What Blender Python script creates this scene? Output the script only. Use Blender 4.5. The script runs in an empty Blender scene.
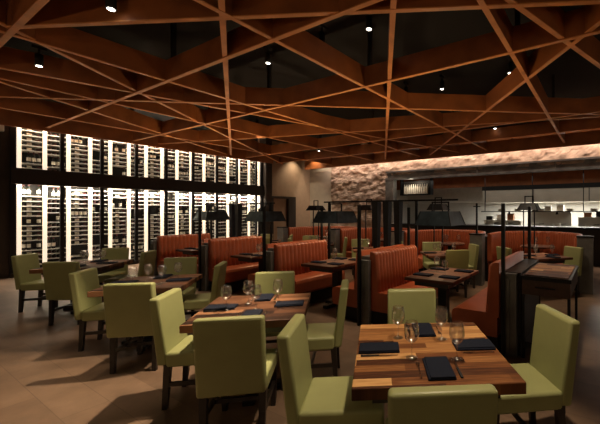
import bpy, bmesh, math, random
from mathutils import Vector, Matrix, noise
random.seed(7)
S = bpy.context.scene
COL = S.collection
PI = math.pi
YAW = math.radians(30.8)
EYE = 1.6

def cw(a, b):
    """camera-right a, camera-forward b (metres) -> room x, y"""
    return (-.512*b + .859*a, .859*b + .512*a)

def unproj(px, py, z):
    b = 340*(EYE-z)/(py-211.5)
    return cw((px-402)/340*b, b)

# ------------------------------------------------------------------ materials
def new_mat(name):
    m = bpy.data.materials.new(name); m.use_nodes = True
    nt = m.node_tree; bs = nt.nodes['Principled BSDF']
    return m, nt, bs

def mat(name, col, rough=.5, metal=0, spec=.5, bump=0, bscale=60, var=0, vscale=6):
    m, nt, bs = new_mat(name)
    bs.inputs['Base Color'].default_value = (*col, 1)
    bs.inputs['Roughness'].default_value = rough
    bs.inputs['Metallic'].default_value = metal
    bs.inputs['Specular IOR Level'].default_value = spec
    tc = nt.nodes.new('ShaderNodeTexCoord')
    if var:
        n = nt.nodes.new('ShaderNodeTexNoise'); n.inputs['Scale'].default_value = vscale; n.inputs['Detail'].default_value = 4
        nt.links.new(tc.outputs['Object'], n.inputs['Vector'])
        r = nt.nodes.new('ShaderNodeValToRGB')
        r.color_ramp.elements[0].position = .3; r.color_ramp.elements[1].position = .7
        r.color_ramp.elements[0].color = (*[c*(1-var) for c in col], 1)
        r.color_ramp.elements[1].color = (*[min(1, c*(1+var)) for c in col], 1)
        nt.links.new(n.outputs['Fac'], r.inputs['Fac']); nt.links.new(r.outputs['Color'], bs.inputs['Base Color'])
    if bump:
        n = nt.nodes.new('ShaderNodeTexNoise'); n.inputs['Scale'].default_value = bscale; n.inputs['Detail'].default_value = 3
        nt.links.new(tc.outputs['Object'], n.inputs['Vector'])
        b = nt.nodes.new('ShaderNodeBump'); b.inputs['Strength'].default_value = bump; b.inputs['Distance'].default_value = .01
        nt.links.new(n.outputs['Fac'], b.inputs['Height']); nt.links.new(b.outputs['Normal'], bs.inputs['Normal'])
    return m

def emit(name, col, strength):
    m, nt, bs = new_mat(name)
    bs.inputs['Base Color'].default_value = (*col, 1)
    bs.inputs['Emission Color'].default_value = (*col, 1)
    bs.inputs['Emission Strength'].default_value = strength
    return m

def clear_glass(name, tint=(1, 1, 1), gloss=.25, rough=.02):
    m = bpy.data.materials.new(name); m.use_nodes = True
    nt = m.node_tree; nt.nodes.clear()
    o = nt.nodes.new('ShaderNodeOutputMaterial'); mx = nt.nodes.new('ShaderNodeMixShader')
    t = nt.nodes.new('ShaderNodeBsdfTransparent'); t.inputs['Color'].default_value = (*tint, 1)
    g = nt.nodes.new('ShaderNodeBsdfGlossy'); g.inputs['Roughness'].default_value = rough
    lw = nt.nodes.new('ShaderNodeLayerWeight'); lw.inputs['Blend'].default_value = .35
    mr = nt.nodes.new('ShaderNodeMapRange'); mr.inputs['To Min'].default_value = gloss*.2; mr.inputs['To Max'].default_value = gloss
    nt.links.new(lw.outputs['Facing'], mr.inputs['Value']); nt.links.new(mr.outputs[0], mx.inputs[0])
    nt.links.new(t.outputs[0], mx.inputs[1]); nt.links.new(g.outputs[0], mx.inputs[2])
    nt.links.new(mx.outputs[0], o.inputs['Surface'])
    return m

def planks(name, cols, width, axis='Y', rough=.5, grain=.35, gscale=9, spec=.18):
    """boards running across, each with its own tone, streaky grain along them"""
    m, nt, bs = new_mat(name)
    N = nt.nodes.new; L = nt.links.new
    tc = N('ShaderNodeTexCoord'); sp = N('ShaderNodeSeparateXYZ'); L(tc.outputs['Object'], sp.inputs[0])
    along = 'X' if axis == 'Y' else 'Y'
    d = N('ShaderNodeMath'); d.operation = 'DIVIDE'; L(sp.outputs[axis], d.inputs[0]); d.inputs[1].default_value = width
    f = N('ShaderNodeMath'); f.operation = 'FLOOR'; L(d.outputs[0], f.inputs[0])
    off = N('ShaderNodeMath'); off.operation = 'MULTIPLY'; L(f.outputs[0], off.inputs[0]); off.inputs[1].default_value = 3.37
    ad = N('ShaderNodeMath'); ad.operation = 'ADD'; L(sp.outputs[along], ad.inputs[0]); L(off.outputs[0], ad.inputs[1])
    cb = N('ShaderNodeMath'); cb.operation = 'DIVIDE'; L(ad.outputs[0], cb.inputs[0]); cb.inputs[1].default_value = .62
    fc = N('ShaderNodeMath'); fc.operation = 'FLOOR'; L(cb.outputs[0], fc.inputs[0])
    cv = N('ShaderNodeCombineXYZ'); L(f.outputs[0], cv.inputs[0]); L(fc.outputs[0], cv.inputs[1])
    wn = N('ShaderNodeTexWhiteNoise'); wn.noise_dimensions = '3D'; L(cv.outputs[0], wn.inputs['Vector'])
    cg = N('ShaderNodeCombineXYZ')
    s1 = N('ShaderNodeMath'); s1.operation = 'MULTIPLY'; L(ad.outputs[0], s1.inputs[0]); s1.inputs[1].default_value = .35
    L(s1.outputs[0], cg.inputs[0]); 
    s2 = N('ShaderNodeMath'); s2.operation = 'MULTIPLY'; L(d.outputs[0], s2.inputs[0]); s2.inputs[1].default_value = .55
    L(s2.outputs[0], cg.inputs[1])
    nz = N('ShaderNodeTexNoise'); nz.inputs['Scale'].default_value = gscale; nz.inputs['Detail'].default_value = 5
    nz.inputs['Roughness'].default_value = .65; L(cg.outputs[0], nz.inputs['Vector'])
    mxv = N('ShaderNodeMix'); mxv.inputs[0].default_value = grain
    L(wn.outputs['Value'], mxv.inputs[2]); L(nz.outputs['Fac'], mxv.inputs[3])
    r = N('ShaderNodeValToRGB'); cr = r.color_ramp
    while len(cr.elements) < len(cols): cr.elements.new(.5)
    for i, c in enumerate(cols):
        cr.elements[i].position = .26 + .48*i/(len(cols)-1); cr.elements[i].color = (*c, 1)
    L(mxv.outputs[0], r.inputs['Fac']); L(r.outputs['Color'], bs.inputs['Base Color'])
    bs.inputs['Roughness'].default_value = rough; bs.inputs['Specular IOR Level'].default_value = spec
    b = N('ShaderNodeBump'); b.inputs['Strength'].default_value = .25; b.inputs['Distance'].default_value = .004
    L(nz.outputs['Fac'], b.inputs['Height']); L(b.outputs['Normal'], bs.inputs['Normal'])
    return m

def floor_mat():
    m, nt, bs = new_mat('floor_tiles')
    N = nt.nodes.new; L = nt.links.new
    tc = N('ShaderNodeTexCoord'); mp = N('ShaderNodeMapping'); mp.inputs['Rotation'].default_value[2] = .0
    L(tc.outputs['Object'], mp.inputs[0])
    br = N('ShaderNodeTexBrick'); L(mp.outputs[0], br.inputs['Vector'])
    br.inputs['Scale'].default_value = 1; br.inputs['Brick Width'].default_value = 1.2; br.inputs['Row Height'].default_value = .3
    br.inputs['Mortar Size'].default_value = .003; br.inputs['Bias'].default_value = 0
    br.inputs['Color1'].default_value = (.24, .158, .104, 1); br.inputs['Color2'].default_value = (.17, .11, .072, 1)
    br.inputs['Mortar'].default_value = (.155, .102, .067, 1)
    n = N('ShaderNodeTexNoise'); n.inputs['Scale'].default_value = 1.6; n.inputs['Detail'].default_value = 6; n.inputs['Roughness'].default_value = .7
    L(mp.outputs[0], n.inputs['Vector'])
    r = N('ShaderNodeValToRGB'); r.color_ramp.elements[0].position = .3; r.color_ramp.elements[1].position = .75
    r.color_ramp.elements[0].color = (.55, .55, .55, 1); r.color_ramp.elements[1].color = (1.25, 1.2, 1.15, 1)
    L(n.outputs['Fac'], r.inputs['Fac'])
    mx = N('ShaderNodeMix'); mx.data_type = 'RGBA'; mx.blend_type = 'MULTIPLY'; mx.inputs[0].default_value = .8
    L(br.outputs['Color'], mx.inputs[6]); L(r.outputs['Color'], mx.inputs[7])
    L(mx.outputs[2], bs.inputs['Base Color'])
    bs.inputs['Roughness'].default_value = .42; bs.inputs['Specular IOR Level'].default_value = .35
    return m

M = {}
M['green'] = mat('green_leather', (.28, .29, .122), .42, spec=.4, bump=.06, bscale=160, var=.06)
M['orange'] = mat('orange_leather', (.37, .084, .03), .36, spec=.5, bump=.05, bscale=120, var=.1)
M['darkwood'] = mat('espresso_wood', (.012, .008, .006), .4)
M['steel'] = mat('black_steel', (.014, .014, .015), .42, .6)
M['blued'] = mat('blued_steel', (.05, .072, .088), .38, .75, var=.35, vscale=7)
M['grey_steel'] = mat('mill_steel', (.15, .147, .14), .42, .3, var=.4, vscale=3)
M['stainless'] = mat('stainless', (.56, .54, .48), .32, .45, var=.12, vscale=2)
M['black'] = mat('matt_black', (.008, .008, .008), .8)
M['bronze'] = mat('dark_bronze_panel', (.022, .016, .012), .5, .2)
M['napkin'] = mat('navy_cloth', (.009, .012, .023), .85, spec=.15, bump=.3, bscale=400)
M['cutlery'] = mat('cutlery_steel', (.6, .58, .55), .2, 1)
M['glass'] = clear_glass('wine_glass_clear', (.985, .985, .98), .55, .2)
M['pane'] = clear_glass('pane_clear', (.95, .96, .95), .012, .15)
M['table'] = planks('table_planks', [(.05, .017, .008), (.17, .062, .02), (.40, .19, .065), (.64, .37, .15)], .075, grain=.55, gscale=13)
M['table_dim'] = planks('dim_table_planks', [(.022, .009, .005), (.075, .030, .015), (.155, .068, .032), (.29, .14, .068)], .085, grain=.45)  # same table wood, darkened and reddened to stand in for dimmer light
M['tabledark'] = planks('dark_table_planks', [(.07, .025, .013), (.19, .072, .036), (.34, .15, .075)], .1)
M['edge'] = mat('table_edge', (.055, .022, .012), .45, var=.3, vscale=14)
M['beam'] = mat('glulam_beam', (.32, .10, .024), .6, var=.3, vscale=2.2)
M['beam_bounce_edge'] = mat('glulam_beam_soffit_bounce', (.72, .30, .095), .5, var=.2, vscale=4)  # paler ply edge, lightened further to carry bounce light from the floor
M['floor'] = floor_mat()
M['ceil'] = mat('ceiling_black', (.002, .002, .002), .9)
M['tan'] = mat('tan_plaster', (.33, .235, .155), .85, var=.06)
M['pale'] = mat('pale_plaster', (.50, .45, .37), .85, var=.05)
M['stone'] = mat('rough_stone', (.37, .275, .21), .9, bump=.6, bscale=18, var=.28, vscale=5)
M['brownwall'] = mat('dark_brown_wall', (.035, .022, .014), .7, var=.2)
M['strip'] = emit('lit_strip', (1, .81, .62), .9)
M['shelf'] = mat('white_acrylic_shelf', (.75, .70, .62), .4)
M['rackback'] = mat('rack_back', (.012, .010, .008), .7)
M['bottle'] = mat('bottle_glass', (.010, .013, .009), .12, spec=.7)
M['label'] = mat('paper_label', (.80, .76, .68), .7)
M['capsule'] = mat('bottle_capsule', (.10, .012, .014), .35)
M['cream'] = mat('cream_ceramic', (.78, .72, .62), .4)
M['tile'] = mat('kitchen_white_tile', (.58, .57, .52), .35, var=.06, vscale=8)
M['lens'] = emit('spot_lens', (1, .93, .8), 9)
M['shade_in'] = mat('shade_lining', (.70, .62, .48), .5)
M['bulb'] = emit('warm_bulb', (1, .72, .42), 4)
M['heat'] = emit('heat_lamp', (1, .55, .2), 5)
M['signwhite'] = mat('white_plastic', (.6, .56, .5), .5)
M['copper'] = mat('copper_metal', (.55, .25, .12), .3, 1)

# ------------------------------------------------------------------ mesh helper
class MB:
    def __init__(s): s.bm = bmesh.new()
    def _mi(s, fs, mi, sm=False):
        for f in fs: f.material_index = mi; f.smooth = sm
    def box(s, c, d, mi=0, bevel=0, rz=0, seg=2, tap=None, mx=None):
        r = bmesh.ops.create_cube(s.bm, size=1); vs = r['verts']
        for v in vs:
            k = 1
            if tap is not None and v.co.z < 0: v.co.x *= tap; v.co.y *= tap
            v.co = Vector((v.co.x*d[0], v.co.y*d[1], v.co.z*d[2]))
        if rz: bmesh.ops.rotate(s.bm, verts=vs, matrix=Matrix.Rotation(rz, 3, 'Z'))
        if mx is not None: bmesh.ops.transform(s.bm, matrix=mx, verts=vs)
        bmesh.ops.translate(s.bm, verts=vs, vec=c)
        fs = list({f for v in vs for f in v.link_faces})
        s._mi(fs, mi)
        if bevel:
            es = list({e for v in vs for e in v.link_edges})
            rr = bmesh.ops.bevel(s.bm, geom=es, offset=bevel, segments=seg, profile=.5, affect='EDGES')
            s._mi(rr['faces'], mi, True)
            for f in s.bm.faces:
                if f in fs or f.is_valid and f.material_index == mi: pass
        return s
    def span(s, p0, p1, mi=0, bevel=0, seg=2):
        c = [(a+b)/2 for a, b in zip(p0, p1)]; d = [abs(b-a) for a, b in zip(p0, p1)]
        return s.box(c, d, mi, bevel, seg=seg)
    def bar(s, p, q, w, h, mi=0, bevel=0, roll=None, w1=None, h1=None):
        """rectangular bar between two points (w sideways, h upwards)"""
        p, q = Vector(p), Vector(q); d = (q-p); L = d.length; d.normalize()
        up = Vector((0, 0, 1)) if abs(d.z) < .9 else Vector((0, 1, 0))
        sd = d.cross(up).normalized(); up = sd.cross(d).normalized()
        w1 = w if w1 is None else w1; h1 = h if h1 is None else h1
        vs = []
        for pt, ww, hh in ((p, w, h), (q, w1, h1)):
            for i, j in ((-1, -1), (1, -1), (1, 1), (-1, 1)):
                vs.append(s.bm.verts.new(pt + sd*(i*ww/2) + up*(j*hh/2)))
        F = [s.bm.faces.new([vs[k] for k in q_]) for q_ in ((3, 2, 1, 0), (4, 5, 6, 7), (0, 1, 5, 4), (1, 2, 6, 5), (2, 3, 7, 6), (3, 0, 4, 7))]
        s._mi(F, mi)
        if bevel:
            es = list({e for v in vs for e in v.link_edges})
            rr = bmesh.ops.bevel(s.bm, geom=es, offset=bevel, segments=2, profile=.5, affect='EDGES')
            s._mi(rr['faces'], mi, True)
        return s
    def cyl(s, p, q, r, mi=0, n=12, r1=None, cap=True):
        p, q = Vector(p), Vector(q); d = (q-p).normalized()
        up = Vector((0, 0, 1)) if abs(d.z) < .9 else Vector((1, 0, 0))
        a = d.cross(up).normalized(); b = d.cross(a)
        r1 = r if r1 is None else r1; R = []
        for pt, rr in ((p, r), (q, r1)):
            R.append([s.bm.verts.new(pt + (a*math.cos(2*PI*i/n) + b*math.sin(2*PI*i/n))*rr) for i in range(n)])
        F = [s.bm.faces.new((R[0][i], R[0][(i+1) % n], R[1][(i+1) % n], R[1][i])) for i in range(n)]
        s._mi(F, mi, True)
        if cap: s._mi([s.bm.faces.new(R[0][::-1]), s.bm.faces.new(R[1])], mi)
        return s
    def lathe(s, prof, n=16, mi=0, mx=None, mis=None):
        rings = []; new = []
        for r, z in prof:
            if r < 1e-5: ring = [s.bm.verts.new((0, 0, z))]
            else: ring = [s.bm.verts.new((r*math.cos(2*PI*i/n), r*math.sin(2*PI*i/n), z)) for i in range(n)]
            rings.append(ring); new += ring
        for k in range(len(rings)-1):
            A, B = rings[k], rings[k+1]; mm = mis[k] if mis else mi
            for i in range(n):
                j = (i+1) % n
                if len(A) == 1 and len(B) == 1: continue
                if len(A) == 1: f = s.bm.faces.new((A[0], B[j], B[i]))
                elif len(B) == 1: f = s.bm.faces.new((A[i], A[j], B[0]))
                else: f = s.bm.faces.new((A[i], A[j], B[j], B[i]))
                f.material_index = mm; f.smooth = True
        if mx is not None: bmesh.ops.transform(s.bm, matrix=mx, verts=new)
        return s
    def sweep(s, path, prof, mi=0, smooth=True):
        """path: (x,y,nx,ny,extra); prof(extra)->[(offset along n, z)] closed ring"""
        rings = []
        for x, y, nx, ny, e in path:
            rings.append([s.bm.verts.new((x+nx*o, y+ny*o, z)) for o, z in prof(e)])
        k = len(rings[0])
        for A, B in zip(rings, rings[1:]):
            for i in range(k):
                f = s.bm.faces.new((A[i], A[(i+1) % k], B[(i+1) % k], B[i])); f.material_index = mi; f.smooth = smooth
        for R in (rings[0][::-1], rings[-1]):
            f = s.bm.faces.new(R); f.material_index = mi
        bmesh.ops.recalc_face_normals(s.bm, faces=s.bm.faces)
        return s
    def build(s, name, mats, parent=None, loc=None, rz=None):
        me = bpy.data.meshes.new(name)
        bmesh.ops.recalc_face_normals(s.bm, faces=s.bm.faces)
        s.bm.to_mesh(me); s.bm.free()
        for m in (mats if isinstance(mats, (list, tuple)) else [mats]): me.materials.append(m)
        o = bpy.data.objects.new(name, me); COL.objects.link(o)
        if parent: o.parent = parent
        if loc is not None: o.location = loc
        if rz is not None: o.rotation_euler.z = rz
        return o

def tag(o, label=None, cat=None, group=None, kind=None):
    if label: o['label'] = label
    if cat: o['category'] = cat
    if group: o['group'] = group
    if kind: o['kind'] = kind
    return o

def thing(name, label, cat, loc=(0, 0, 0), rz=0, group=None):
    o = bpy.data.objects.new(name, None); COL.objects.link(o)
    o.location = loc; o.rotation_euler.z = rz; o.empty_display_size = .1
    return tag(o, label, cat, group)

def dup(root, loc, rz, label=None, group=None):
    r = root.copy(); COL.objects.link(r); r.location = loc; r.rotation_euler.z = rz
    if label: r['label'] = label
    if group: r['group'] = group
    for ch in list(root.children):
        c = ch.copy(); COL.objects.link(c); c.parent = r
        for g in ch.children:
            d = g.copy(); COL.objects.link(d); d.parent = c
    return r

def struct(name, mb, mats, parent=None):
    o = mb.build(name, mats, parent)
    if parent is None: o['kind'] = 'structure'
    return o

ORD = ['first', 'second', 'third', 'fourth', 'fifth', 'sixth', 'seventh', 'eighth', 'ninth', 'tenth', 'eleventh', 'twelfth', 'thirteenth', 'fourteenth', 'fifteenth', 'sixteenth', 'seventeenth', 'eighteenth', 'nineteenth', 'twentieth'] + ['twenty-'+w for w in ('first', 'second', 'third', 'fourth', 'fifth', 'sixth', 'seventh', 'eighth', 'ninth')] + ['thirtieth', 'thirty-first', 'thirty-second']
# ------------------------------------------------------------------ room shell
BEAM_Z, BEAM_D, BEAM_W = 3.7, .32, .056
CEIL = 4.7
struct('floor', MB().span((-13.2, -3.2, -.1), (5.2, 16.4, 0)), M['floor'])
struct('ceiling', MB().span((-13.2, -3.2, CEIL), (5.2, 16.4, CEIL+.1)), M['ceil'])
struct('wall_back', MB().span((-13.2, -3.2, 0), (5.2, -3.0, CEIL)), M['brownwall'])
struct('wall_right', MB().span((5.0, -3.0, 0), (5.2, 16.4, CEIL)), M['brownwall'])
struct('wall_left', MB().span((-12.6, -3.0, 0), (-12.35, 2.2, CEIL)).span((-13.2, -3.0, 0), (-13.0, 9.3, CEIL)).span((-13.0, 2.0, 0), (-12.6, 2.2, CEIL)), M['brownwall'])
# tan wall with a doorway, beyond the wine wall
DY0, DY1, DZ = 9.78, 11.15, 2.28
struct('wall_side', MB().span((-12.7, 9.3, 0), (-12.5, DY0, CEIL)).span((-12.7, DY1, 0), (-12.5, 12.1, CEIL)).span((-12.7, DY0, DZ), (-12.5, DY1, CEIL)), M['tan'])
d = struct('door_1', MB().span((-12.66, DY0, 0), (-12.60, DY1, DZ)), M['tan'])
struct('door_frame', MB().span((-12.64, DY0, 0), (-12.44, DY0+.12, DZ)).span((-12.64, DY1-.42, 0), (-12.44, DY1, DZ)).span((-12.64, DY0+.12, DZ-.1), (-12.44, DY1-.42, DZ)), M['bronze'], d)
struct('door_handle', MB().cyl((-12.56, DY0+.2, .95), (-12.56, DY0+.2, 1.2), .012), M['stainless'], d)
# end wall: pale plaster, then rough stone, then the kitchen opening
struct('wall_end', MB().span((-12.7, 12.1, 0), (-11.06, 12.3, CEIL)), M['pale'])

def stone_panel(x0, x1, z0, z1, y, amp, dx=.06):
    mb = MB(); nx = int((x1-x0)/dx); nz = max(3, int((z1-z0)/dx)); G = []
    for i in range(nx+1):
        row = []
        for j in range(nz+1):
            x = x0+(x1-x0)*i/nx; z = z0+(z1-z0)*j/nz
            p = Vector((x*1.3+z*.7, 3.1, z*2.2-x*.45))
            c = noise.voronoi(p)[0]; h = min(1, (c[1]-c[0])*1.6)
            h = .55*h + .75*noise.fractal(p*1.5, .7, 2.1, 5) + .2*noise.noise(Vector((x*.8, 0, z*.8)))
            row.append(mb.bm.verts.new((x, y-amp*(.6+h), z)))
        G.append(row)
    back = []
    for i in range(nx):
        for j in range(nz):
            f = mb.bm.faces.new((G[i][j], G[i+1][j], G[i+1][j+1], G[i][j+1]))
    rim = [G[i][0] for i in range(nx+1)] + [G[nx][j] for j in range(1, nz+1)] + [G[i][nz] for i in range(nx-1, -1, -1)] + [G[0][j] for j in range(nz-1, 0, -1)]
    bk = [mb.bm.verts.new((v.co.x, y+.2, v.co.z)) for v in rim]
    k = len(rim)
    for i in range(k): mb.bm.faces.new((rim[i], bk[i], bk[(i+1) % k], rim[(i+1) % k]))
    mb.bm.faces.new(bk)
    return mb
struct('wall_stone', stone_panel(-11.06, -7.9, 0, 4.2, 12.1, .065, .045), M['stone'])
struct('wall_kitchen', stone_panel(-7.9, 5.0, 3.12, 4.2, 12.1, .05, .07), M['stone'])
t = struct('trim_1', MB().span((-7.95, 11.96, 2.92), (5.0, 12.24, 3.0)).span((-7.95, 12.06, 3.0), (5.0, 12.14, 3.22)).span((-7.95, 11.96, 3.22), (5.0, 12.24, 3.28))
       .span((-4.0, 11.99, 3.0), (-3.97, 12.06, 3.22)).span((-1.4, 11.99, 3.0), (-1.37, 12.06, 3.22)), M['grey_steel'])
struct('trim_2', MB().span((-7.95, 11.97, 0), (-7.55, 12.23, 2.92)), M['grey_steel'])
struct('trim_3', MB().span((-12.5, 9.25, 0), (-12.1, 9.55, CEIL)), M['brownwall'])
# kitchen beyond the opening
struct('wall_kitchen_rear', MB().span((-9.5, 16.2, 0), (5.0, 16.4, CEIL)), M['tile'])
struct('wall_kitchen_left', MB().span((-9.5, 12.3, 0), (-9.3, 16.2, CEIL)), M['tile'])

# ------------------------------------------------------------------ ceiling beams
def lineto(p, q, x0=None, x1=None, y0=None, y1=None):
    (ax, ay), (bx, by) = p, q
    if x0 is not None: return ((x0, ay+(by-ay)*(x0-ax)/(bx-ax)), (x1, ay+(by-ay)*(x1-ax)/(bx-ax)))
    return ((ax+(bx-ax)*(y0-ay)/(by-ay), y0), (ax+(bx-ax)*(y1-ay)/(by-ay), y1))

BEAMS = []
for y, w in ((1.08, 'nearest'), (2.78, 'second'), (4.62, 'third'), (8.33, 'fourth'), (9.95, 'fifth')):
    BEAMS.append((((-12.3, y), (4.2, y)), 'brown timber ceiling beam parallel to the stone wall, %s from the viewer' % w))
for x, w in ((-1.07, 'nearest the kitchen side'), (-3.5, 'second from the kitchen side'), (-6.1, 'third from the kitchen side'), (-8.27, 'fourth from the kitchen side'), (-10.6, 'nearest the wine wall')):
    BEAMS.append((((x, -.5), (x, 11.55)), 'brown timber ceiling beam running parallel to the wine wall, %s' % w))
BEAMS += [
 (lineto((-5.81, 1.09), (-.04, 3.98), x0=-5.9, x1=4.2), 'diagonal timber ceiling beam crossing the top of the view almost level'),
 (lineto((-9.61, 1.6), (-.09, 8.61), x0=-11.5, x1=3.0), 'diagonal timber ceiling beam running almost level across the middle of the view'),
 (lineto((-3.27, 1.98), (-9.59, 6.08), x0=-1.5, x1=-12.2), 'diagonal timber ceiling beam seen as a vertical line above the wine wall'),
 (lineto((-1.8, 2.86), (-5.59, 8.46), y0=.9, y1=11.55), 'diagonal timber ceiling beam seen as a vertical line above the stone wall'),
 (lineto((-.85, 3.42), (-.06, 5.76), y0=1.0, y1=9.0), 'steep diagonal timber ceiling beam at the upper right corner'),
 (lineto((-3.72, 9.09), (-.08, 4.48), y0=1.5, y1=11.55), 'diagonal timber ceiling beam rising from the kitchen header towards the upper right'),
 (lineto((-7.71, 1.28), (-6.15, 6.29), y0=-.4, y1=11.55), 'slanting timber ceiling beam left of centre, leaning towards the stone wall'),
 (lineto((-8.55, 1.42), (-11.85, 7.1), y0=0, y1=7.6), 'diagonal timber ceiling beam heading into the wine wall'),
 (lineto((-10.58, 5.74), (-1.73, 8.37), x0=-12.2, x1=4.0), 'slanting timber ceiling beam low over the far booths'),
 (lineto((-5.9, 1.0), (-11.9, 9.6), y0=.6, y1=10.4), 'long diagonal timber ceiling beam reaching the doorway corner'),
]
for i, ((p, q), lab) in enumerate(BEAMS):
    mb = MB(); z = BEAM_Z + .0015*i
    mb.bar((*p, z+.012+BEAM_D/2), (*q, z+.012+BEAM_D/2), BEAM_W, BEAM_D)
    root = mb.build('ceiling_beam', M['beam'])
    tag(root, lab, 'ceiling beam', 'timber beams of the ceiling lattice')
    MB().bar((*p, z+.006), (*q, z+.006), BEAM_W+.006, .012).build('soffit_bounce_strip', M['beam_bounce_edge'], root)
struct('trim_6', MB().span((-12.3, 11.56, 3.60), (5.0, 11.62, 4.0)), M['beam'])
struct('trim_5', MB().span((-12.16, -.5, 3.63), (-12.08, 9.6, 4.1)), M['beam'])
# black hanger rods at the crossings
first = None
hang = []
for x in (-1.07, -3.5, -6.1, -8.27):
    for y in (1.08, 2.78, 4.62, 8.33): hang.append((x+.07, y+.07))
HL = ['black beam hanger post, %s from the viewer in the %s row from the kitchen' % (a, b) for b in ORD[:4] for a in ORD[:4]]
for hl, (x, y) in zip(HL, hang):
    if first is None:
        first = thing('beam_hanger', hl, 'ceiling bracket', (x, y, BEAM_Z+.18), 0, 'black hanger posts in the ceiling lattice')
        MB().span((-.03, -.03, 0), (.03, .03, CEIL-BEAM_Z-.18)).build('post', M['black'], first)
        MB().span((-.05, -.05, 0), (.05, .05, .16), bevel=.005).build('clamp', M['black'], first)
    else: dup(first, (x, y, BEAM_Z+.18), 0, hl)

# ------------------------------------------------------------------ spotlights
def light(kind, loc, energy, col=(1, .8, .58), target=None, **kw):
    l = bpy.data.lights.new('light', kind); l.energy = energy; l.color = col
    for k, v in kw.items(): setattr(l, k, v)
    o = bpy.data.objects.new('light', l); COL.objects.link(o); o.location = loc
    if target is not None:
        dv = Vector(target)-Vector(loc); o.rotation_euler = dv.to_track_quat('-Z', 'Y').to_euler()
    return o

SPOTS = [(39, 66, 3.78, 'hanging below the lattice at upper left'), (111, 9, 3.78, 'hanging at the top edge, left of centre'),
 (20, 83, 4.05, 'between the two long beams at the left'), (1, 98.5, 4.05, 'at the far left edge of the ceiling'),
 (132, 111, 4.1, 'in the dark gap above the wine wall'), (109, 120.5, 4.0, 'close to the top of the wine wall'),
 (322, 44, 4.15, 'against the big central beam'), (268, 63, 4.3, 'alone in the large dark gap at centre left'),
 (369, 29, 4.3, 'in the dark gap at top centre'), (380, 101, 4.1, 'under the central vertical beam line'),
 (510, 73, 4.25, 'in the dark gap near the crossing beams'), (442, 89, 4.3, 'in the dark gap right of centre'),
 (406, 96, 4.1, 'where the central diagonal meets the long level beam'), (495, 128.5, 4.0, 'above the kitchen header'),
 (512, 144, 3.9, 'lowest over the kitchen header'), (257, 126, 4.05, 'above the doorway corner'), (319, 151, 3.9, 'above the pale end wall')]
sp0 = None
SPXY = []
for px, py, z, lab in SPOTS:
    x, y = unproj(px, py, z); SPXY.append((x, y, z))
    lab = 'small black ceiling spotlight with glowing lens, ' + lab
    if sp0 is None:
        sp0 = thing('ceiling_spotlight', lab, 'spotlight', (x, y, z), 0, 'small spotlights in the ceiling')
        MB().cyl((0, 0, .0), (0, 0, .17), .048, n=16).build('housing', M['black'], sp0)
        MB().cyl((0, 0, -.008), (0, 0, -.001), .034, n=16).build('lens', M['lens'], sp0)
        MB().cyl((0, 0, .17), (0, 0, .25), .012).build('stem', M['black'], sp0)
        MB().box((0, 0, .27), (.05, .16, .04)).build('adapter', M['black'], sp0)
    else: dup(sp0, (x, y, z), 0, lab)

# ------------------------------------------------------------------ wine wall
RX = -12.5                     # front plane of the racks
Y0, PITCH, NB = 2.39, .455, 15
def bottle_mesh(mb, mx):
    mb.lathe([(0, 0), (.036, .001), (.038, .01), (.038, .06), (.0385, .061), (.0385, .15), (.038, .151), (.038, .195), (.016, .235), (.0145, .25), (.0148, .251), (.0148, .295), (.013, .30), (0, .30)], 10,
             mis=[0, 0, 0, 0, 1, 0, 0, 0, 0, 0, 2, 2, 2], mx=mx)
def bottle_obj(mx_, lab, grp):
    mb = MB(); bottle_mesh(mb, mx_); return mb.build('wine_bottle', [M['bottle'], M['label'], M['capsule']])
lie_y = Matrix.Translation((0, -.15, 0)) @ Matrix.Rotation(-PI/2, 4, 'X')       # lying along y
lie_x = Matrix.Translation((-.30, 0, 0)) @ Matrix.Rotation(PI/2, 4, 'Y')        # neck towards the room
B_SIDE = bottle_obj(lie_y, '', ''); B_NECK = bottle_obj(lie_x, '', ''); B_UP = bottle_obj(Matrix(), '', '')
used = {}
bott = []       # (proto, x, y, z, distance)
TOPZ, BOT_LO, BOT_HI = 3.95, 2.27, 2.66
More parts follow.
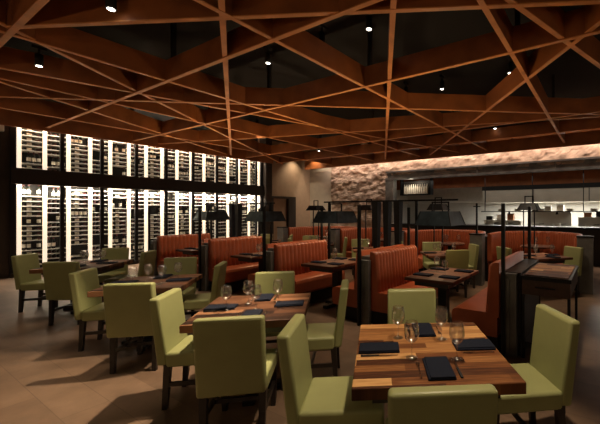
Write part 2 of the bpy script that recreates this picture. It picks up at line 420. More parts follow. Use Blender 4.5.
for i in range(NB):
    y0 = Y0+PITCH*i+.04; y1 = y0+PITCH-.08; yc = (y0+y1)/2
    rack = thing('wine_rack', 'tall backlit rack column of wine bottles, %s from the left end' % ORD[i], 'wine rack', (RX-.2, yc, 0), 0, 'wine racks side by side')
    bk = MB().span((-.22, -.19, .05), (-.2, .19, TOPZ)).build('back_panel', M['rackback'], rack)
    rows = []
    z = .12; k = 0; rng = random.Random(i*31+5)
    cnt = rng.randint(2, 5); 
    while z < TOPZ-.1:
        if cnt > 0: rows.append((z, 'lay')); z += .125; cnt -= 1
        else: rows.append((z, 'stand')); z += rng.choice((.33, .25)); cnt = rng.randint(3, 6)
    for sn, (zz, kind) in enumerate(rows):
        at = '%s shelf up, %s rack from the left' % (ORD[sn], ORD[i])
        MB().span((-.2, -.185, zz-.02), (.185, .185, zz)).build('shelf', M['shelf'], rack)
        if 2.15 < zz < 2.62 or zz < .3: continue
        d = math.hypot(RX, yc)
        if kind == 'lay':
            if i % 2 == 0: bott.append((B_SIDE, RX-.2+.1, yc, zz+.039, d, 'dark wine bottle lying sideways, ' + at)); 
            else:
                for q, w in ((-.12, 'left'), (-.03, 'middle'), (.06, 'right')): bott.append((B_NECK, RX-.2+.17, yc+q, zz+.039, d, 'wine bottle lying neck out, %s of three, ' % w + at))
        elif rng.random() < .8:
            for q, w in ((-.13, 'first'), (-.04, 'second'), (.05, 'third'), (.14, 'fourth')):
                if rng.random() < .7: bott.append((B_UP, RX-.2+.06, yc+q, zz, d, 'wine bottle standing upright, %s place, ' % w + at))
    # light pillar on the left of each bay
    MB().span((.13, -PITCH/2-.036, .05), (.2, -PITCH/2+.036, TOPZ)).build('light_strip', M['strip'], rack)
    if i == NB-1: MB().span((.13, PITCH/2-.036, .05), (.2, PITCH/2+.036, TOPZ)).build('light_strip', M['strip'], rack)
bott.sort(key=lambda b: (b[4], b[3]))
stuff = MB()
for n, (pr, x, y, z, d, lab) in enumerate(bott):
    if n < 296:
        if pr in used: o = pr.copy(); COL.objects.link(o)
        else: o = pr; used[pr] = 1
        o.location = (x, y, z)
        how = {B_SIDE: 'lying sideways, label showing', B_NECK: 'lying with its neck towards the room', B_UP: 'standing upright'}[pr]
        tag(o, lab, 'wine bottle', 'wine bottles in the left racks')
    else:
        mx = {B_SIDE: lie_y, B_NECK: lie_x, B_UP: Matrix()}[pr]
        bottle_mesh(stuff, Matrix.Translation((x, y, z)) @ mx)
o = stuff.build('wine_bottles', [M['bottle'], M['label'], M['capsule']])
tag(o, 'dense rows of wine bottles in the right half of the wine wall', 'wine bottles', kind='stuff')
# glazing in front
GX = -12.33
WY0, WY1 = 2.2, 9.25
struct('trim_4', MB().span((GX-.05, WY0, BOT_LO), (GX+.12, WY1, BOT_HI)).span((GX-.05, WY0, 0), (GX+.08, WY1, .1)), M['bronze'])
mull = [2.24, 3.12, 3.95, 4.78, 5.6, 6.45, 7.3, 8.1, 8.95, 9.2]
for n, (z0, z1) in enumerate(((.1, BOT_LO), (BOT_HI, 4.2))):
    mb = MB()
    for y in mull: mb.span((GX-.03, y-.04, z0), (GX+.03, y+.04, z1))
    f = struct('window_%d' % (n+1), mb, M['black'])
    for a, b in zip(mull, mull[1:]):
        struct('pane', MB().span((GX-.004, a+.04, z0), (GX+.004, b-.04, z1)), M['pane'], f)
o = MB().span((-12.35, 1.93, 3.5), (-12.25, 2.1, 3.66), bevel=.01).build('wall_box', M['signwhite'])
tag(o, 'small pale box fixed high on the dark wall left of the wine wall', 'wall box')

# ------------------------------------------------------------------ dining chairs
def make_chair(label):
    t = thing('dining_chair', label, 'chair', (0, 0, 0), 0, 'green leather dining chairs')
    W = .435
    MB().box((0, .03, .40), (W, .49, .12), bevel=.022, seg=3).build('seat', M['green'], t)
    mb = MB()
    n = 10; ring = []
    R = bmesh.ops.create_cube(mb.bm, size=1)['verts']
    for v in R: v.co = Vector((v.co.x*W, v.co.y*.075, (v.co.z+.5)*.54+.36))
    bmesh.ops.bevel(mb.bm, geom=list(mb.bm.edges), offset=.02, segments=3, profile=.5, affect='EDGES')
    for v in mb.bm.verts: v.co.y += -.235 - (v.co.z-.36)*.12
    for f in mb.bm.faces: f.smooth = f.calc_area() < .01
    mb.build('backrest', M['green'], t)
    for sx in (-1, 1):
        MB().bar((sx*.19, .235, .35), (sx*.185, .24, 0), .05, .05, w1=.036, h1=.036).build('leg', M['darkwood'], t)
        MB().bar((sx*.19, -.20, .37), (sx*.185, -.225, 0), .05, .05, w1=.036, h1=.036).build('leg', M['darkwood'], t)
        MB().bar((sx*.193, .235, .20), (sx*.193, -.235, .20), .022, .035).build('stretcher', M['darkwood'], t)
    MB().bar((-.19, 0, .20), (.19, 0, .20), .022, .03).build('stretcher', M['darkwood'], t)
    return t
CH = None
def chair(x, y, rz, label):
    """x, y: world point under the middle of the back's top edge; rz: facing (0 = +y)"""
    global CH
    dx, dy = math.sin(-rz)*.27, math.cos(rz)*.27
    loc = (x+dx, y+dy, 0)
    if CH is None:
        CH = make_chair(label); CH.location = loc; CH.rotation_euler.z = rz
    else: dup(CH, loc, rz, label)

# ------------------------------------------------------------------ tables and settings
def table(loc, rz, w, d, label, top, group, h=.74, style='cross'):
    t = thing('dining_table', label, 'table', loc, rz, group)
    tk = .042 if top == 'tabledark' else .06
    MB().box((0, 0, h-tk/2), (w, d, tk), bevel=.005).build('tabletop', M[top], t)
    MB().box((0, 0, h-tk-.035), (w-.2, d-.2, .07)).build('apron', M['darkwood'], t)
    p = MB().span((-.06, -.06, .05), (.06, .06, h-.13)).build('pedestal', M['steel'], t)
    MB().box((0, 0, .025), (min(.6, w*.7), .09, .05), bevel=.006).box((0, 0, .026), (.09, min(.6, d*.7), .05), bevel=.006).build('base', M['steel'], t)
    return t

def glass_parts(label, loc):
    t = thing('wine_glass', label, 'wine glass', loc, 0, 'wine glasses on the tables')
    MB().lathe([(.003, .088), (.02, .094), (.038, .113), (.0455, .14), (.044, .172), (.036, .213), (.0345, .213), (.0425, .172), (.044, .14), (.037, .115), (.019, .097), (.002, .092)], 18).build('bowl', M['glass'], t)
    MB().lathe([(.0, .0), (.034, .0), (.034, .002), (.012, .006), (.0045, .014), (.0038, .05), (.0045, .088), (.012, .093)], 18).build('stem', M['glass'], t)
    return t
GL = None
def glass(x, y, z, label):
    global GL
    if GL is None: GL = glass_parts(label, (x, y, z))
    else: dup(GL, (x, y, z), 0, label)
NP = None
def napkin(x, y, z, rz, label):
    global NP
    if NP is None:
        NP = MB()
        NP.box((0, 0, .006), (.145, .25, .012), bevel=.004).box((.004, 0, .0155), (.132, .246, .007), bevel=.003)
        NP = NP.build('napkin', M['napkin']); o = NP
    else: o = NP.copy(); COL.objects.link(o)
    o.location = (x, y, z); o.rotation_euler.z = rz
    tag(o, label, 'napkin', 'folded navy napkins')
FK = KN = None
def fork(x, y, z, rz, label):
    global FK
    if FK is None:
        mb = MB()
        mb.bar((0, -.10, .003), (0, .03, .004), .009, .0035, w1=.006).bar((0, .03, .004), (0, .05, .004), .006, .003, w1=.022)
        for k in (-.0085, -.0028, .0028, .0085): mb.bar((k, .049, .004), (k, .095, .005), .0035, .0025, w1=.002)
        FK = mb.build('fork', M['cutlery']); o = FK
    else: o = FK.copy(); COL.objects.link(o)
    o.location = (x, y, z); o.rotation_euler.z = rz; tag(o, label, 'fork', 'forks on the tables')
def knife(x, y, z, rz, label):
    global KN
    if KN is None:
        KN = thing('knife', label, 'knife', (0, 0, 0), 0, 'knives on the tables')
        MB().bar((0, -.11, .005), (0, 0, .005), .013, .008, bevel=.002, w1=.011).build('handle', M['black'], KN)
        MB().bar((0, 0, .004), (.002, .11, .003), .017, .002, w1=.006).build('blade', M['cutlery'], KN); o = KN
        o.location = (x, y, z); o.rotation_euler.z = rz
    else: dup(KN, (x, y, z), rz, label)

CHFMT = {'f': 'near side', 'b': 'far side', 'l': 'left side', 'r': 'right side'}
TABS = [  # a, b, rot deg, size, top, name, chairs: side -> local position of back top
 (.154, 2.117, 4.2, (.875, .945), 'table', 'the nearest table', {'f': (-.06, -.80), 'b': (-.01, .80), 'l': (-.79, -.02), 'r': (.86, .09)}),
 (-1.303, 3.036, 11.3, (.90, .89), 'table_dim', 'the second nearest table', {'f': (.035, -.88), 'b': (.04, .73), 'l': (-.645, -.11), 'r': (.755, -.02)}),
 (-3.02, 4.11, 16, (.88, .86), 'table_dim', 'the third nearest table', {'f': (.20, -1.0), 'b': (.03, .865), 'l': (-.63, -.05), 'r': (.70, .12)}),
 (-5.1, 5.5, 13, (.9, .95), 'table_dim', 'the far left wine wall table', {'f': (.33, -1.05), 'b': (-.01, .78), 'l': (-.79, 0), 'r': (.82, .08)}),
]
FACE = {'f': 0, 'b': PI, 'l': -PI/2, 'r': PI/2}
DIRN = {'f': 'front', 'b': 'far', 'l': 'left', 'r': 'right'}
for ti, (a, b, rot, (w, d), top, nm, chs) in enumerate(TABS):
    x, y = cw(a*1.015, b*1.015); rz = YAW + math.radians(rot)
    x0, y0 = cw(a, b)
    c, s = math.cos(rz), math.sin(rz)
    def loc(lx, ly): return (x+lx*c-ly*s, y+lx*s+ly*c)
    look = ['square plank dining table with a bright honey and brown top, nearest the viewer', 'square reddish plank dining table, second from the viewer',
            'square plank dining table left of centre, third along the diagonal row', 'square plank dining table at far left beside the wine wall'][ti]
    table((x, y, 0), rz, w, d, look, top, 'square plank dining tables')
    for k, (lx, ly) in chs.items():
        cx, cy = ((x0+lx*c-ly*s)*1.045, (y0+lx*s+ly*c)*1.045)
        ex = {(0, 'r'): .06, (2, 'f'): -.10, (3, 'f'): -.12, (1, 'r'): -.06}.get((ti, k), 0)
        chair(cx, cy, rz+FACE[k]+ex, 'green leather dining chair at %s, %s' % (nm, CHFMT[k]))
    Z = .7405
    gp = [[(-.17, .18), (.12, .135), (-.11, -.14), (.15, -.18)], [(-.23, -.07), (-.09, .10), (.02, -.10), (.17, .12)],
          [(-.12, -.20), (-.05, .02), (.14, -.10), (.26, .06)], [(-.1, .1), (.05, -.12), (.2, .05), (.02, .24)]][ti]
    words = ['far left', 'far right', 'near left', 'near right'] if ti == 0 else ['leftmost', 'far middle', 'near middle', 'rightmost']
    for (lx, ly), wd in zip(gp, words):
        px_, py_ = loc(lx, ly); glass(px_, py_, Z, 'clear stemmed wine glass, %s of four on %s' % (wd, nm))
    for k, (ux, uy) in {'f': (0, -1), 'b': (0, 1), 'l': (-1, 0), 'r': (1, 0)}.items():
        r = .30 if ti == 0 else .29
        sh = .02 if k in 'fb' else 0
        lx, ly = ux*r+sh, uy*r
        px_, py_ = loc(lx, ly); ar = rz+FACE[k]
        napkin(px_, py_, Z, ar, 'folded navy napkin at the %s place of %s' % (DIRN[k], nm))
        # left and right of the diner
        vx, vy = -uy, ux
        for sgn, fn, wd in ((1, fork, 'fork'), (-1, knife, 'knife')):
            # fork on the diner's left
            lx2, ly2 = lx - vx*sgn*.105, ly - vy*sgn*.105
            px2, py2 = loc(lx2, ly2)
            fn(px2, py2, Z, ar, 'steel %s beside the %s napkin of %s' % (wd, DIRN[k], nm))

# ------------------------------------------------------------------ booths
def flute_path(L, fw, n=6):
    k = max(1, round(L/fw)); P = []
    for i in range(k*n+1):
        s = L*i/(k*n); P.append((s, abs(math.sin(PI*i/n))))
    return P
def back_prof(z0, z1, th):
    def f(e):
        t = th*.68 + .036*e
        return [(0, z0), (t+.05, z0), (t+.03, z0+.25), (t+.005, z1-.05), (t*.8, z1-.012), (t*.45, z1), (0, z1-.004)]
    return f
def bench(name, label, x, y0, L, sgn, sections, group):
    """straight bench along y at x, facing sgn*x"""
    t = thing(name, label, 'booth bench', (x, y0, 0), 0, group)
    k = L/sections
    for i in range(sections):
        P = [(0, i*k+.004+s, sgn, 0, e) for s, e in flute_path(k-.008, .085)]
        MB().sweep(P, back_prof(.42, 1.03, .12)).build('backrest', M['orange'], t)
    sp = lambda e: [(.02, .2), (.53, .2), (.555, .24), (.56, .40), (.545, .445), (.50, .462), (.02, .462)]
    MB().sweep([(0, .002, sgn, 0, 0), (0, L-.002, sgn, 0, 0)], sp, smooth=False).build('seat', M['orange'], t)
    MB().span((sgn*.02, .03, 0), (sgn*.5, L-.03, .2)).build('plinth', M['black'], t)
    return t
ISL = [(-.93, 'nearest the kitchen corner'), (-2.93, 'at the centre of the room'), (-4.98, 'left of the central booth'), (-6.97, 'third from the right'), (-9.1, 'nearest the wine wall')]
YB0, YB1 = 3.90, 5.12
for i, (x, wd) in enumerate(ISL):
    t = thing('booth_divider', 'dark steel booth divider panel with slim posts, %s' % wd, 'booth divider', (x, YB0, 0), 0, 'dividers between back to back booths')
    L = YB1-YB0
    if i: MB().span((-.07, 0, 0), (.07, L, .96)).build('panel', M['grey_steel'], t)
    else: MB().span((-.07, 0, 0), (.03, L, .90)).build('panel', M['bronze'], t)
    MB().span((-.10 if i else -.07, -.07, 0), (.10, -.002, .915), bevel=.006).span((-.03, -.085, .06), (.03, -.07, .85)).build('end_cap', M['grey_steel'], t)
    MB().span((-.05, -.125, 0), (-.012, -.088, 1.69)).build('post', M['steel'], t)
    MB().span((-.02, L+.002, 0), (.02, L+.042, 1.67)).build('post', M['steel'], t)
    if i > 0: bench('booth_bench', 'orange tufted leather booth bench facing right, %s' % wd, x+.075, YB0, L, 1, 3 if i == 1 else 1, 'orange leather booth benches')
    if i < 4: bench('booth_bench', 'orange tufted leather booth bench facing left, %s' % wd, x-.075, YB0 if i else 3.78, L if i else YB1-3.78, -1, 3 if i == 1 else 1, 'orange leather booth benches')
# long tables between the benches
BT = [(-1.92, 4.35, .68, 1.0, 'just right of the central booth'), (-3.95, 4.45, .68, 1.0, 'left of the central booth'),
      (-5.98, 4.5, .64, 1.0, 'in the third booth from the right'), (-8.05, 4.5, .64, 1.0, 'in the booth nearest the wine wall')]
for x, y, w, d, wd in BT:
    table((x, y, 0), 0, w, d, 'dark plank booth table %s' % wd, 'tabledark', 'booth tables')
    for lx, ly, q in ((-.16, .12, 'left'), (.1, -.18, 'right')):
        glass(x+lx, y+ly, .7405, 'clear wine glass, %s one on the booth table %s' % (q, wd))
    for lx, ly, r, q in ((-.19, -.25, -PI/2, 'near left'), (.19, -.25, PI/2, 'near right'), (-.19, .28, -PI/2, 'far left'), (.19, .28, PI/2, 'far right')):
        napkin(x+lx, y+ly, .7405, r, 'folded navy napkin, %s, on the booth table %s' % (q, wd))

# service cabinet beside the nearest booth
t = thing('service_cabinet', 'dark service cabinet with inlaid plank top beside the nearest booth', 'cabinet', (-.54, 4.4, 0), 0)
MB().span((-.25, -.55, .86), (.25, .55, .90)).build('top', M['steel'], t)
MB().span((-.22, -.51, .9), (.22, .51, .908)).build('inlay', M['table'], t)
MB().span((-.24, -.53, .70), (.24, .53, .86)).build('drawer', M['edge'], t)
MB().span((-.1, -.555, .78), (.1, -.54, .795)).build('handle', M['steel'], t)
for sx in (-1, 1):
    for sy in (-1, 1): MB().span((sx*.225-.015, sy*.52-.015, 0), (sx*.225+.015, sy*.52+.015, .70)).build('leg', M['steel'], t)
MB().span((-.23, -.52, .16), (.23, .52, .18)).build('shelf', M['steel'], t)
MB().span((-.24, -.50, .18), (-.22, .50, .70)).build('darkening_panel', M['bronze'], t)  # panel added to darken the open space below the drawer
t = thing('partition_counter', 'low dark steel partition with a flat top beside the nearest booth', 'partition', (-.885, 3.905, 0), 0)
MB().span((-.0, .0, .0), (.085, 1.21, .90)).build('panel', M['bronze'], t)
MB().span((-.1, 0, .902), (.09, 1.21, .92)).build('cap', M['bronze'], t)

# horseshoe booths along the back
def u_path(w, depth, fw):
    """U open towards -y, inner normals pointing inside"""
    r = w/2*.98; Ls = depth-r; Lt = 2*Ls+PI*r; P = []
    for s, e in flute_path(Lt, fw, 4):
        if s < Ls: P.append((-r, s, 1, 0, e))
        elif s > Ls+PI*r: P.append((r, Ls-(s-Ls-PI*r), -1, 0, e))
        else:
            th = PI-(s-Ls)/r; P.append((r*math.cos(th), Ls+r*math.sin(th), -math.cos(th), -math.sin(th), e))
    return P
HX = [-.33, -2.4, -4.45, -6.55, -8.68, -10.8]
HW = ['at the right end of the far row', 'second from the right in the far row', 'third from the right in the far row', 'at the left end of the far row']
HB = [9.35, 8.95, 9.05, 9.05]
for i in range(4):
    xc = (HX[i]+HX[i+1])/2; w = HX[i]-HX[i+1]-.14
    y0 = 7.36 if i else 7.7
    P = u_path(w, HB[i]-y0, .085)
    t = thing('horseshoe_booth', 'orange tufted leather horseshoe booth %s' % HW[i], 'booth', (xc, y0, 0), 0, 'horseshoe booths along the far side')
    MB().sweep(P, back_prof(.42, 1.10, .1)).build('backrest', M['orange'], t)
    P2 = [(x, y, nx, ny, 0) for k, (x, y, nx, ny, e) in enumerate(P) if k % 4 == 0]
    MB().sweep(P2, lambda e: [(.02, .2), (.50, .2), (.52, .24), (.52, .42), (.48, .46), (.02, .46)]).build('seat', M['orange'], t)
    MB().sweep(P2, lambda e: [(.02, 0), (.44, 0), (.44, .2), (.02, .2)]).build('plinth', M['black'], t)
    MB().sweep(P2, lambda e: [(-.05, 0), (.0, 0), (.0, 1.02), (-.05, 1.02)]).build('shell', M['bronze'], t)
    tt = thing('round_booth_table', 'round dark table inside the horseshoe booth %s' % HW[i], 'table', (xc, HB[i]-.8, 0), 0, 'tables inside the horseshoe booths')
    MB().cyl((0, 0, .75), (0, 0, 0.79), .38, n=32).build('tabletop', M['tabledark'], tt)
    MB().cyl((0, 0, .03), (0, 0, .75), .05).build('pedestal', M['steel'], tt)
    MB().cyl((0, 0, 0), (0, 0, .03), .26, n=24).build('base', M['steel'], tt)
    for q, (lx, ly) in enumerate(((-.2, .05), (.0, -.2), (.22, .06))):
        glass(xc+lx, HB[i]-.8+ly, .791, 'wine glass, %s in the horseshoe booth %s' % (('left', 'middle', 'right')[q], HW[i]))
for i, x in enumerate(HX[:5]):
    y = 7.22 if i else 7.56
    wd = ['at the right end of the far booths', 'between the two rightmost far booths', 'between the second and third far booths from the right', 'between the two leftmost far booths', 'at the left end of the far booths'][i]
    t = thing('end_post', 'dark steel clad end post %s' % wd, 'post', (x, y, 0), 0, 'end posts of the far booths')
    MB().span((-.14, -.07, 0), (.14, .12, 1.09), bevel=.008).build('casing', M['grey_steel'], t)
    MB().span((-.15, -.08, 1.09), (.15, .13, 1.12)).build('cap', M['steel'], t)
    if i == 1: MB().span((-.018, -.018, 1.12), (.018, .018, 1.78)).span((-.08, -.01, 1.7), (.08, .01, 1.72)).build('rod', M['steel'], t)

# mid-row tables with chairs in front of the horseshoe booths
MID = [  # a, b, rot, name, chairs
 (.85, 7.02, 10, 'the table behind the central booth', {'b': (-.02, .82), 'f': (.02, -.80), 'r': (.70, .14)}),
 (2.70, 6.62, 18, 'the table behind the service cabinet', {'l': (-.64, .25), 'r': (.68, -.1)}),
 (-.75, 7.9, 12, 'the table behind the black uprights', {'b': (-.15, .80), 'r': (.70, .1)}),
 (-2.25, 9.15, 12, 'the table behind the second booth', {'b': (-.25, .80), 'r': (.70, -.1), 'l': (-.7, 0)}),
 (-4.0, 9.9, 12, 'the farthest table by the doorway', {'b': (-.1, .75), 'r': (.70, .1), 'f': (.1, -.8)}),
]
for ti, (a, b, rot, nm, chs) in enumerate(MID):
    x, y = cw(a, b); rz = YAW+math.radians(rot); c, s = math.cos(rz), math.sin(rz)
    def loc(lx, ly): return (x+lx*c-ly*s, y+lx*s+ly*c)
    table((x, y, 0), rz, .8, .8, 'dark square plank table, %s' % nm, 'tabledark', 'square tables before the far booths')
    for k, (lx, ly) in chs.items():
        cx, cy = loc(lx, ly)
        chair(cx, cy, rz+FACE[k], 'green leather dining chair at %s, %s' % (nm, CHFMT[k]))
    for (lx, ly), wd in zip(((-.2, -.1), (-.02, .12), (.2, -.08)), ('left', 'middle', 'right')):
        px_, py_ = loc(lx, ly); glass(px_, py_, .7405, 'clear wine glass, %s of three on %s' % (wd, nm))
    for (lx, ly), wd in zip(((-.26, .05), (.26, -.02), (.05, -.27)), ('left', 'right', 'front')):
        px_, py_ = loc(lx, ly); napkin(px_, py_, .7405, rz+(PI/2 if wd != 'front' else 0), 'folded navy napkin, %s of three on %s' % (wd, nm))

# ------------------------------------------------------------------ lamps
def frustum(mb, s0, s1, z0, z1, th=.008):
    def ring(s, z): return [mb.bm.verts.new((i*s/2, j*s/2, z)) for i, j in ((-1, -1), (1, -1), (1, 1), (-1, 1))]
    A, B = ring(s0, z0), ring(s1, z1); C, D = ring(s0-2*th, z0), ring(s1-2*th, z1-th)
    def F(vs, mi): f = mb.bm.faces.new(vs); f.material_index = mi
    for i in range(4):
        j = (i+1) % 4
        F((A[i], A[j], B[j], B[i]), 0); F((C[j], C[i], D[i], D[j]), 1); F((A[j], A[i], C[i], C[j]), 1)
    F(B, 0); F(D[::-1], 1)
    return mb
def lamp_head(t, x, s0, s1, z0, h, m='blued'):
    sh = frustum(MB(), s0, s1, 0, h).build('lamp_shade', [M[m], M['shade_in']], t, (x, 0, z0))
    for i, j in ((-1, -1), (1, -1), (1, 1), (-1, 1)):
        MB().bar((i*s0/2*1.002, j*s0/2*1.002, 0), (i*s1/2*1.002, j*s1/2*1.002, h), .012, .012).build('seam', M['steel'], sh)
    MB().lathe([(0, 0), (.03, .02), (.035, .045), (.015, .08), (0, .08)], 12).build('bulb', M['bulb'], sh, (0, 0, h-.1))
    mb = MB(); k = s1*.30; H = h+.14
    for sx in (-1, 1): mb.span((sx*k-.011, -.011, h), (sx*k+.011, .011, H))
    mb.span((-k-.011, -.011, H), (k+.011, .011, H+.022))
    mb.build('hoop', M['steel'], sh)
YL = 5.3
for (xa, xb, posts, fins, wd) in ((-4.74, -2.40, (-4.92, -2.86), (-3.72, -3.48, -3.24), 'above the central booths'), (-9.2, -6.95, (-9.22, -6.75), (-8.25, -8.0), 'in front of the wine wall')):
    t = thing('lamp_frame', 'black steel frame with two pyramid lampshades and tapered uprights %s' % wd, 'lamp', (0, YL, 0), 0, 'black lamp frames between the booths')
    MB().span((min(xa, xb)-.32, -.015, 1.78), (max(xa, xb)+.32, .015, 1.81)).build('crossbar', M['steel'], t)
    for p in posts: MB().span((p-.02, -.02, 0), (p+.02, .02, 1.78)).build('post', M['steel'], t)
    for p in fins: MB().bar((p, .0, 0), (p, .0, 1.78), .05, .05, w1=.13, h1=.13).build('upright', M['steel'], t)
    for xx in (xa, xb):
        lamp_head(t, xx, .65, .50, 1.37, .235)
for i, (x, y) in enumerate(((-1.42, 7.8), (-3.45, 7.5), (-5.55, 7.55), (-7.6, 7.6))):
    wd = ['before the rightmost far booth', 'before the second far booth from the right', 'before the third far booth from the right', 'before the leftmost far booth'][i]
    t = thing('standing_lamp', 'small black standing lamp with pyramid shade %s' % wd, 'lamp', (x, y, 0), 0, 'small black standing lamps')
    lamp_head(t, 0, .42, .28, 1.63, .15, 'steel')
    MB().span((.10, -.012, .03), (.124, .012, 1.66)).build('post', M['steel'], t)
    MB().span((-.124, -.012, .03), (-.10, .012, 1.66)).build('post', M['steel'], t)
    MB().box((0, 0, .015), (.34, .2, .03)).build('base', M['steel'], t)

# ------------------------------------------------------------------ kitchen
t = thing('kitchen_counter', 'long dark counter with black stone top below the kitchen opening', 'counter', (0, 11.4, 0), 0)
MB().span((-7.5, .08, 0), (4.9, .8, 1.06)).build('body', M['bronze'], t)
MB().span((-7.54, 0, 1.06), (4.95, .88, 1.12)).build('top', M['steel'], t)
t = thing('cooking_hood', 'long stainless extractor hood with black lip over the cooking line', 'extractor hood', (0, 14.0, 0), 0)
MB().span((-4.4, 0, 1.97), (4.6, 1.9, 2.47)).build('canopy', M['stainless'], t)
MB().span((-4.42, -.03, 2.47), (4.62, 1.9, 2.64)).build('lip', M['black'], t)
for k in range(5): MB().span((-4.3+1.9*k, -.008, 1.98), (-4.26+1.9*k, 0, 2.46)).build('seam', M['grey_steel'], t)
struct('ceiling_kitchen', MB().span((-9.3, 12.3, 3.3), (5.0, 16.2, 3.4)), M['beam'])
struct('wall_fascia', MB().span((-9.3, 14.1, 2.65), (5.0, 14.16, 3.3)), M['beam'])
o = MB().span((-9.2, 14.5, 2.0), (-4.5, 14.9, 2.06)).build('wall_shelf', M['stainless']); tag(o, 'long steel shelf on the left kitchen wall', 'shelf')
# hung shelf over the pass
t = thing('pass_shelf', 'black steel pass shelf hung on rods in the kitchen opening', 'shelf', (0, 12.7, 0), 0)
MB().span((-4.0, -.17, 1.585), (4.6, .17, 1.615)).build('board', M['steel'], t)
for x in (-3.9, -2.2, -.6, 1.0): MB().cyl((x, 0, 1.615), (x, 0, 3.3), .014, n=8).build('rod', M['steel'], t)
for x in (-3.0, -1.4, .2):
    h = MB().cyl((x, .0, 1.50), (x, 0, 1.585), .05, n=14, r1=.03).build('heat_lamp', M['steel'], t)
# bottle cabinet
t = thing('hanging_shelf', 'dark hanging shelf holding pale bottles at the left of the kitchen opening', 'shelf', (-6.75, 12.5, 0), 0)
MB().span((-.72, -.14, 2.28), (.72, .14, 2.32)).build('board', M['steel'], t)
MB().span((-.72, .12, 2.32), (.72, .14, 2.9)).build('back_panel', M['bronze'], t)
for s in (-.70, .70): MB().span((s-.015, -.13, 2.32), (s+.015, .11, 2.95)).build('side', M['steel'], t)
first = None
for k in range(11):
    x = -7.30+.105*k
    if first is None:
        first = MB().lathe([(0, 0), (.043, .002), (.045, .02), (.045, .28), (.03, .33), (.017, .36), (.017, .42), (0, .42)], 12).build('pale_bottle', M['cream']); o = first
    else: o = first.copy(); COL.objects.link(o)
    o.location = (x, 12.48, 2.3205)
    tag(o, 'pale tall bottle in the row on the hanging shelf, %s from the left' % ORD[k], 'bottle', 'pale bottles on the hanging shelf')
# cooking line
APP = [(-3.8, 'open shelf rack'), (-1.9, 'wide griddle'), (-.1, 'twin oven'), (1.7, 'tall cooker')]
APH = [1.2, 1.55, 1.35, 1.6]
for k, ((x, nm), h) in enumerate(zip(APP, APH)):
    t = thing('cooking_range', 'stainless %s on the cooking line under the hood, %s from the left' % (nm, ORD[k]), 'cooker', (x, 14.3, 0), 0, 'stainless cookers under the hood')
    MB().span((-.8, 0, .1), (.8, .8, .92)).build('body', M['stainless'], t)
    MB().span((-.8, -.02, .92), (.8, .8, .95)).build('hob', M['grey_steel'], t)
    for s in (-1, 1):
        dd = MB().span((s*.41-.36, -.025, .2), (s*.41+.36, 0, .78), bevel=.01).build('oven_door', M['grey_steel'], t)
        MB().cyl((s*.41-.3, -.06, .72), (s*.41+.3, -.06, .72), .012, n=8).build('handle', M['stainless'], dd)
    MB().span((-.78, .5, .95), (.78, .8, h)).build('backsplash', M['stainless'], t)
    MB().span((-.78, .2, h), (.78, .8, h+.04)).build('shelf', M['stainless'], t)
    for q in range(6): MB().cyl((-.65+.26*q, -.04, .86), (-.65+.26*q, 0, .86), .022, n=10).build('knob', M['black'], t)
pot0 = None
for k, (x, z) in enumerate(((-4.2, .95), (-3.6, .95), (-2.4, .95), (-1.6, .95), (-.5, .95), (.4, .95))):
    wd = ['first', 'second', 'third', 'fourth', 'fifth', 'sixth'][k]
    if pot0 is None:
        pot0 = thing('cooking_pot', 'steel cooking pot on the hobs, %s from the left' % wd, 'pot', (x, 14.5, z+.0005), 0, 'pots on the hobs')
        MB().lathe([(0, 0), (.13, .0), (.14, .015), (.14, .18), (.145, .185), (.132, .185), (.13, .02), (0, .015)], 18).build('body', M['stainless'], pot0)
        MB().cyl((.14, 0, .15), (.33, 0, .17), .011, n=8).build('handle', M['steel'], pot0)
    else: dup(pot0, (x, 14.5, z+.0005), 0, 'steel cooking pot on the hobs, %s from the left' % wd)
pl0 = None
for k, x in enumerate((-3.3, -2.7, -1.9, -1.0, -.3, .7)):
    lab = 'stack of white plates on the pass shelf, %s from the left' % ['first', 'second', 'third', 'fourth', 'fifth', 'sixth'][k]
    if pl0 is None:
        prof = []
        for q in range(6): prof += [(.08, q*.014), (.12, q*.014+.010), (.12, q*.014+.013)]
        pl0 = MB().lathe([(0, 0)]+prof+[(.07, .082), (0, .08)], 18).build('plate_stack', M['cream']); o = pl0
    else: o = pl0.copy(); COL.objects.link(o)
    o.location = (x, 12.7, 1.6155); tag(o, lab, 'plates', 'plate stacks on the pass shelf')

# containers standing on the cooker shelves
CON = [(-4.3, 0, 'steel'), (-3.85, 0, 'cream'), (-3.4, 0, 'copper'), (-2.4, 1, 'steel'), (-1.95, 1, 'stainless'), (-1.5, 1, 'cream'), (-.55, 2, 'copper'), (-.15, 2, 'steel'), (.3, 2, 'stainless'), (1.2, 3, 'cream'), (1.65, 3, 'steel'), (2.1, 3, 'copper')]
for k, (x, ai, m) in enumerate(CON):
    hue = {'steel': 'black', 'cream': 'cream', 'copper': 'copper coloured', 'stainless': 'steel'}[m]
    t = thing('food_container', '%s lidded container on the cooker shelves under the hood, %s from the left' % (hue, ORD[k]), 'container', (x, 14.68, APH[ai]+.0405), 0, 'containers on the cooker shelves')
    hh = .16+.05*(k*7 % 3)
    MB().box((0, 0, hh/2), (.26, .2, hh), bevel=.015).build('body', M[m], t)
    MB().box((0, 0, hh+.0105), (.28, .22, .02), bevel=.006).build('lid', M['steel'] if m != 'steel' else M['stainless'], t)

# ------------------------------------------------------------------ lights
WARM = (1, .78, .54)
def spot(p, tgt, e, ang=60, blend=.5, r=.03, col=WARM):
    light('SPOT', p, e, col, tgt, spot_size=math.radians(ang), spot_blend=blend, shadow_soft_size=r)
for (x, y, z) in SPXY[:4]+SPXY[7:]: spot((x, y, z-.02), (x*.98, min(y, 9.2), 0), 48, 56, .8)
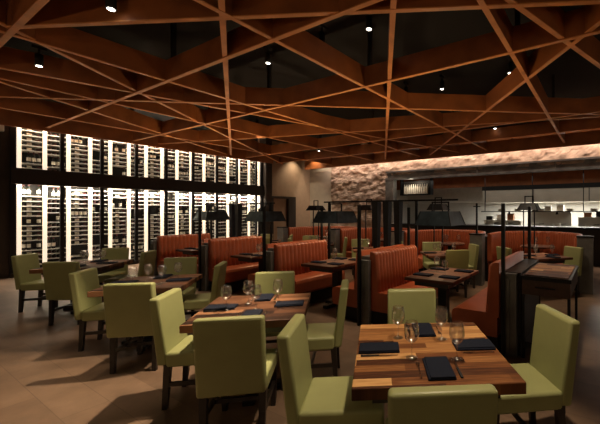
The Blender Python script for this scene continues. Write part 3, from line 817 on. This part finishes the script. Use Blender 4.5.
# extra downlights over tables and booths, added below the beams without fixtures
def T(i): return cw(TABS[i][0], TABS[i][1])
x, y = T(0); spot((x+.15, y+.3, 3.69), (x, y, .7), 302, 51, .5, .07)
x, y = T(1); spot((x+.3, y+.5, 3.69), (x, y, .7), 108, 51, .5)
x, y = T(2); spot((x+.3, y+.6, 3.69), (x, y, .7), 79, 53, .5)
x, y = T(3); spot((x+.3, y+.6, 3.69), (x, y, .7), 79, 53, .5)
x, y = cw(-1.0, 3.69); spot((x, y, 3.69), (*cw(-2.7, 2.5), 0), 720, 57, .4)
for xx in (-1.92, -3.95, -5.98, -8.05): spot((xx, 4.3, 3.69), (xx, 4.4, .7), 122, 57, .5)
for xx in (-1.4, -3.4, -5.5, -7.6): spot((xx, 8.0, 3.69), (xx, 8.2, .7), 101, 69, .6)
spot((-.5, 4.2, 3.69), (-.48, 4.4, .9), 122, 20, .5)
for a, b in ((.85, 7.0), (2.7, 6.6), (-.75, 7.9), (-2.25, 9.15), (-4.0, 9.9)):
    x, y = cw(a, b); spot((x-.3, y-.5, 3.69), (x, y+.1, .7), 94, 51, .6)
# added fill points behind and right of the viewer for beams and chair backs
for p in ((-8.5, -2.8, 2.0), (-3.5, -2.8, 2.0), (1.0, -2.8, 2.0), (4.8, 2.0, 2.0), (4.8, 6.5, 2.0)):
    light('POINT', p, 38, (1, .70, .42), shadow_soft_size=.15)
# added area lights behind the glazing to brighten the wine shelves and labels
for z, e in ((BOT_LO-.02, 270), (4.0, 260)):
    light('AREA', (-12.42, 5.72, z), e, (1, .86, .70), (-12.75, 5.72, z-1.2), shape='RECTANGLE', size=6.8, size_y=.06)
# wall washer along the stone
light('AREA', (-2.6, 11.8, 4.05), 260, (1, .80, .64), (-2.6, 12.0, 2.6), shape='RECTANGLE', size=17, size_y=.08)
spot((-12.1, 11.0, 4.2), (-12.5, 11.0, 1.0), 95, 105, 1)
spot((-11.5, 11.3, 4.3), (-11.7, 12.1, 1.2), 85, 95, 1)
# kitchen
light('AREA', (-2.0, 13.0, 2.85), 30, (1, .93, .80), None, shape='RECTANGLE', size=11, size_y=1.0)
light('AREA', (0, 14.9, 1.93), 330, (1, .95, .85), None, shape='RECTANGLE', size=8.5, size_y=.5)
light('POINT', (-6.85, 12.2, 2.75), 6, (1, .85, .65), shadow_soft_size=.05)
# shade bulbs, plus added uplights above the closed shades to brighten the lattice
for xx in (-4.74, -2.40, -9.2, -6.95):
    light('POINT', (xx, YL, 1.45), 5, (1, .7, .4), shadow_soft_size=.04)
    light('SPOT', (xx, YL, 1.86), 58, (1, .68, .38), (xx, YL, 4), spot_size=math.radians(165), spot_blend=1, shadow_soft_size=.1)

# ------------------------------------------------------------------ world, camera
w = bpy.data.worlds.new('World'); S.world = w; w.use_nodes = True
w.node_tree.nodes['Background'].inputs[0].default_value = (.01, .008, .006, 1)
w.node_tree.nodes['Background'].inputs[1].default_value = 1
cam = bpy.data.cameras.new('camera'); co = bpy.data.objects.new('camera', cam); COL.objects.link(co)
co.location = (0, 0, EYE); co.rotation_euler = (PI/2, 0, YAW)
cam.sensor_width = 36; cam.sensor_fit = 'HORIZONTAL'; cam.lens = 36*340/600
cam.shift_x = (300-402)/600; cam.shift_y = -(212-211.5)/600
cam.clip_start = .02; cam.clip_end = 60
S.camera = co
S.view_settings.view_transform = 'Standard'; S.view_settings.look = 'None'
S.view_settings.gamma = 1; S.view_settings.use_curve_mapping = False
S.view_settings.exposure = .12
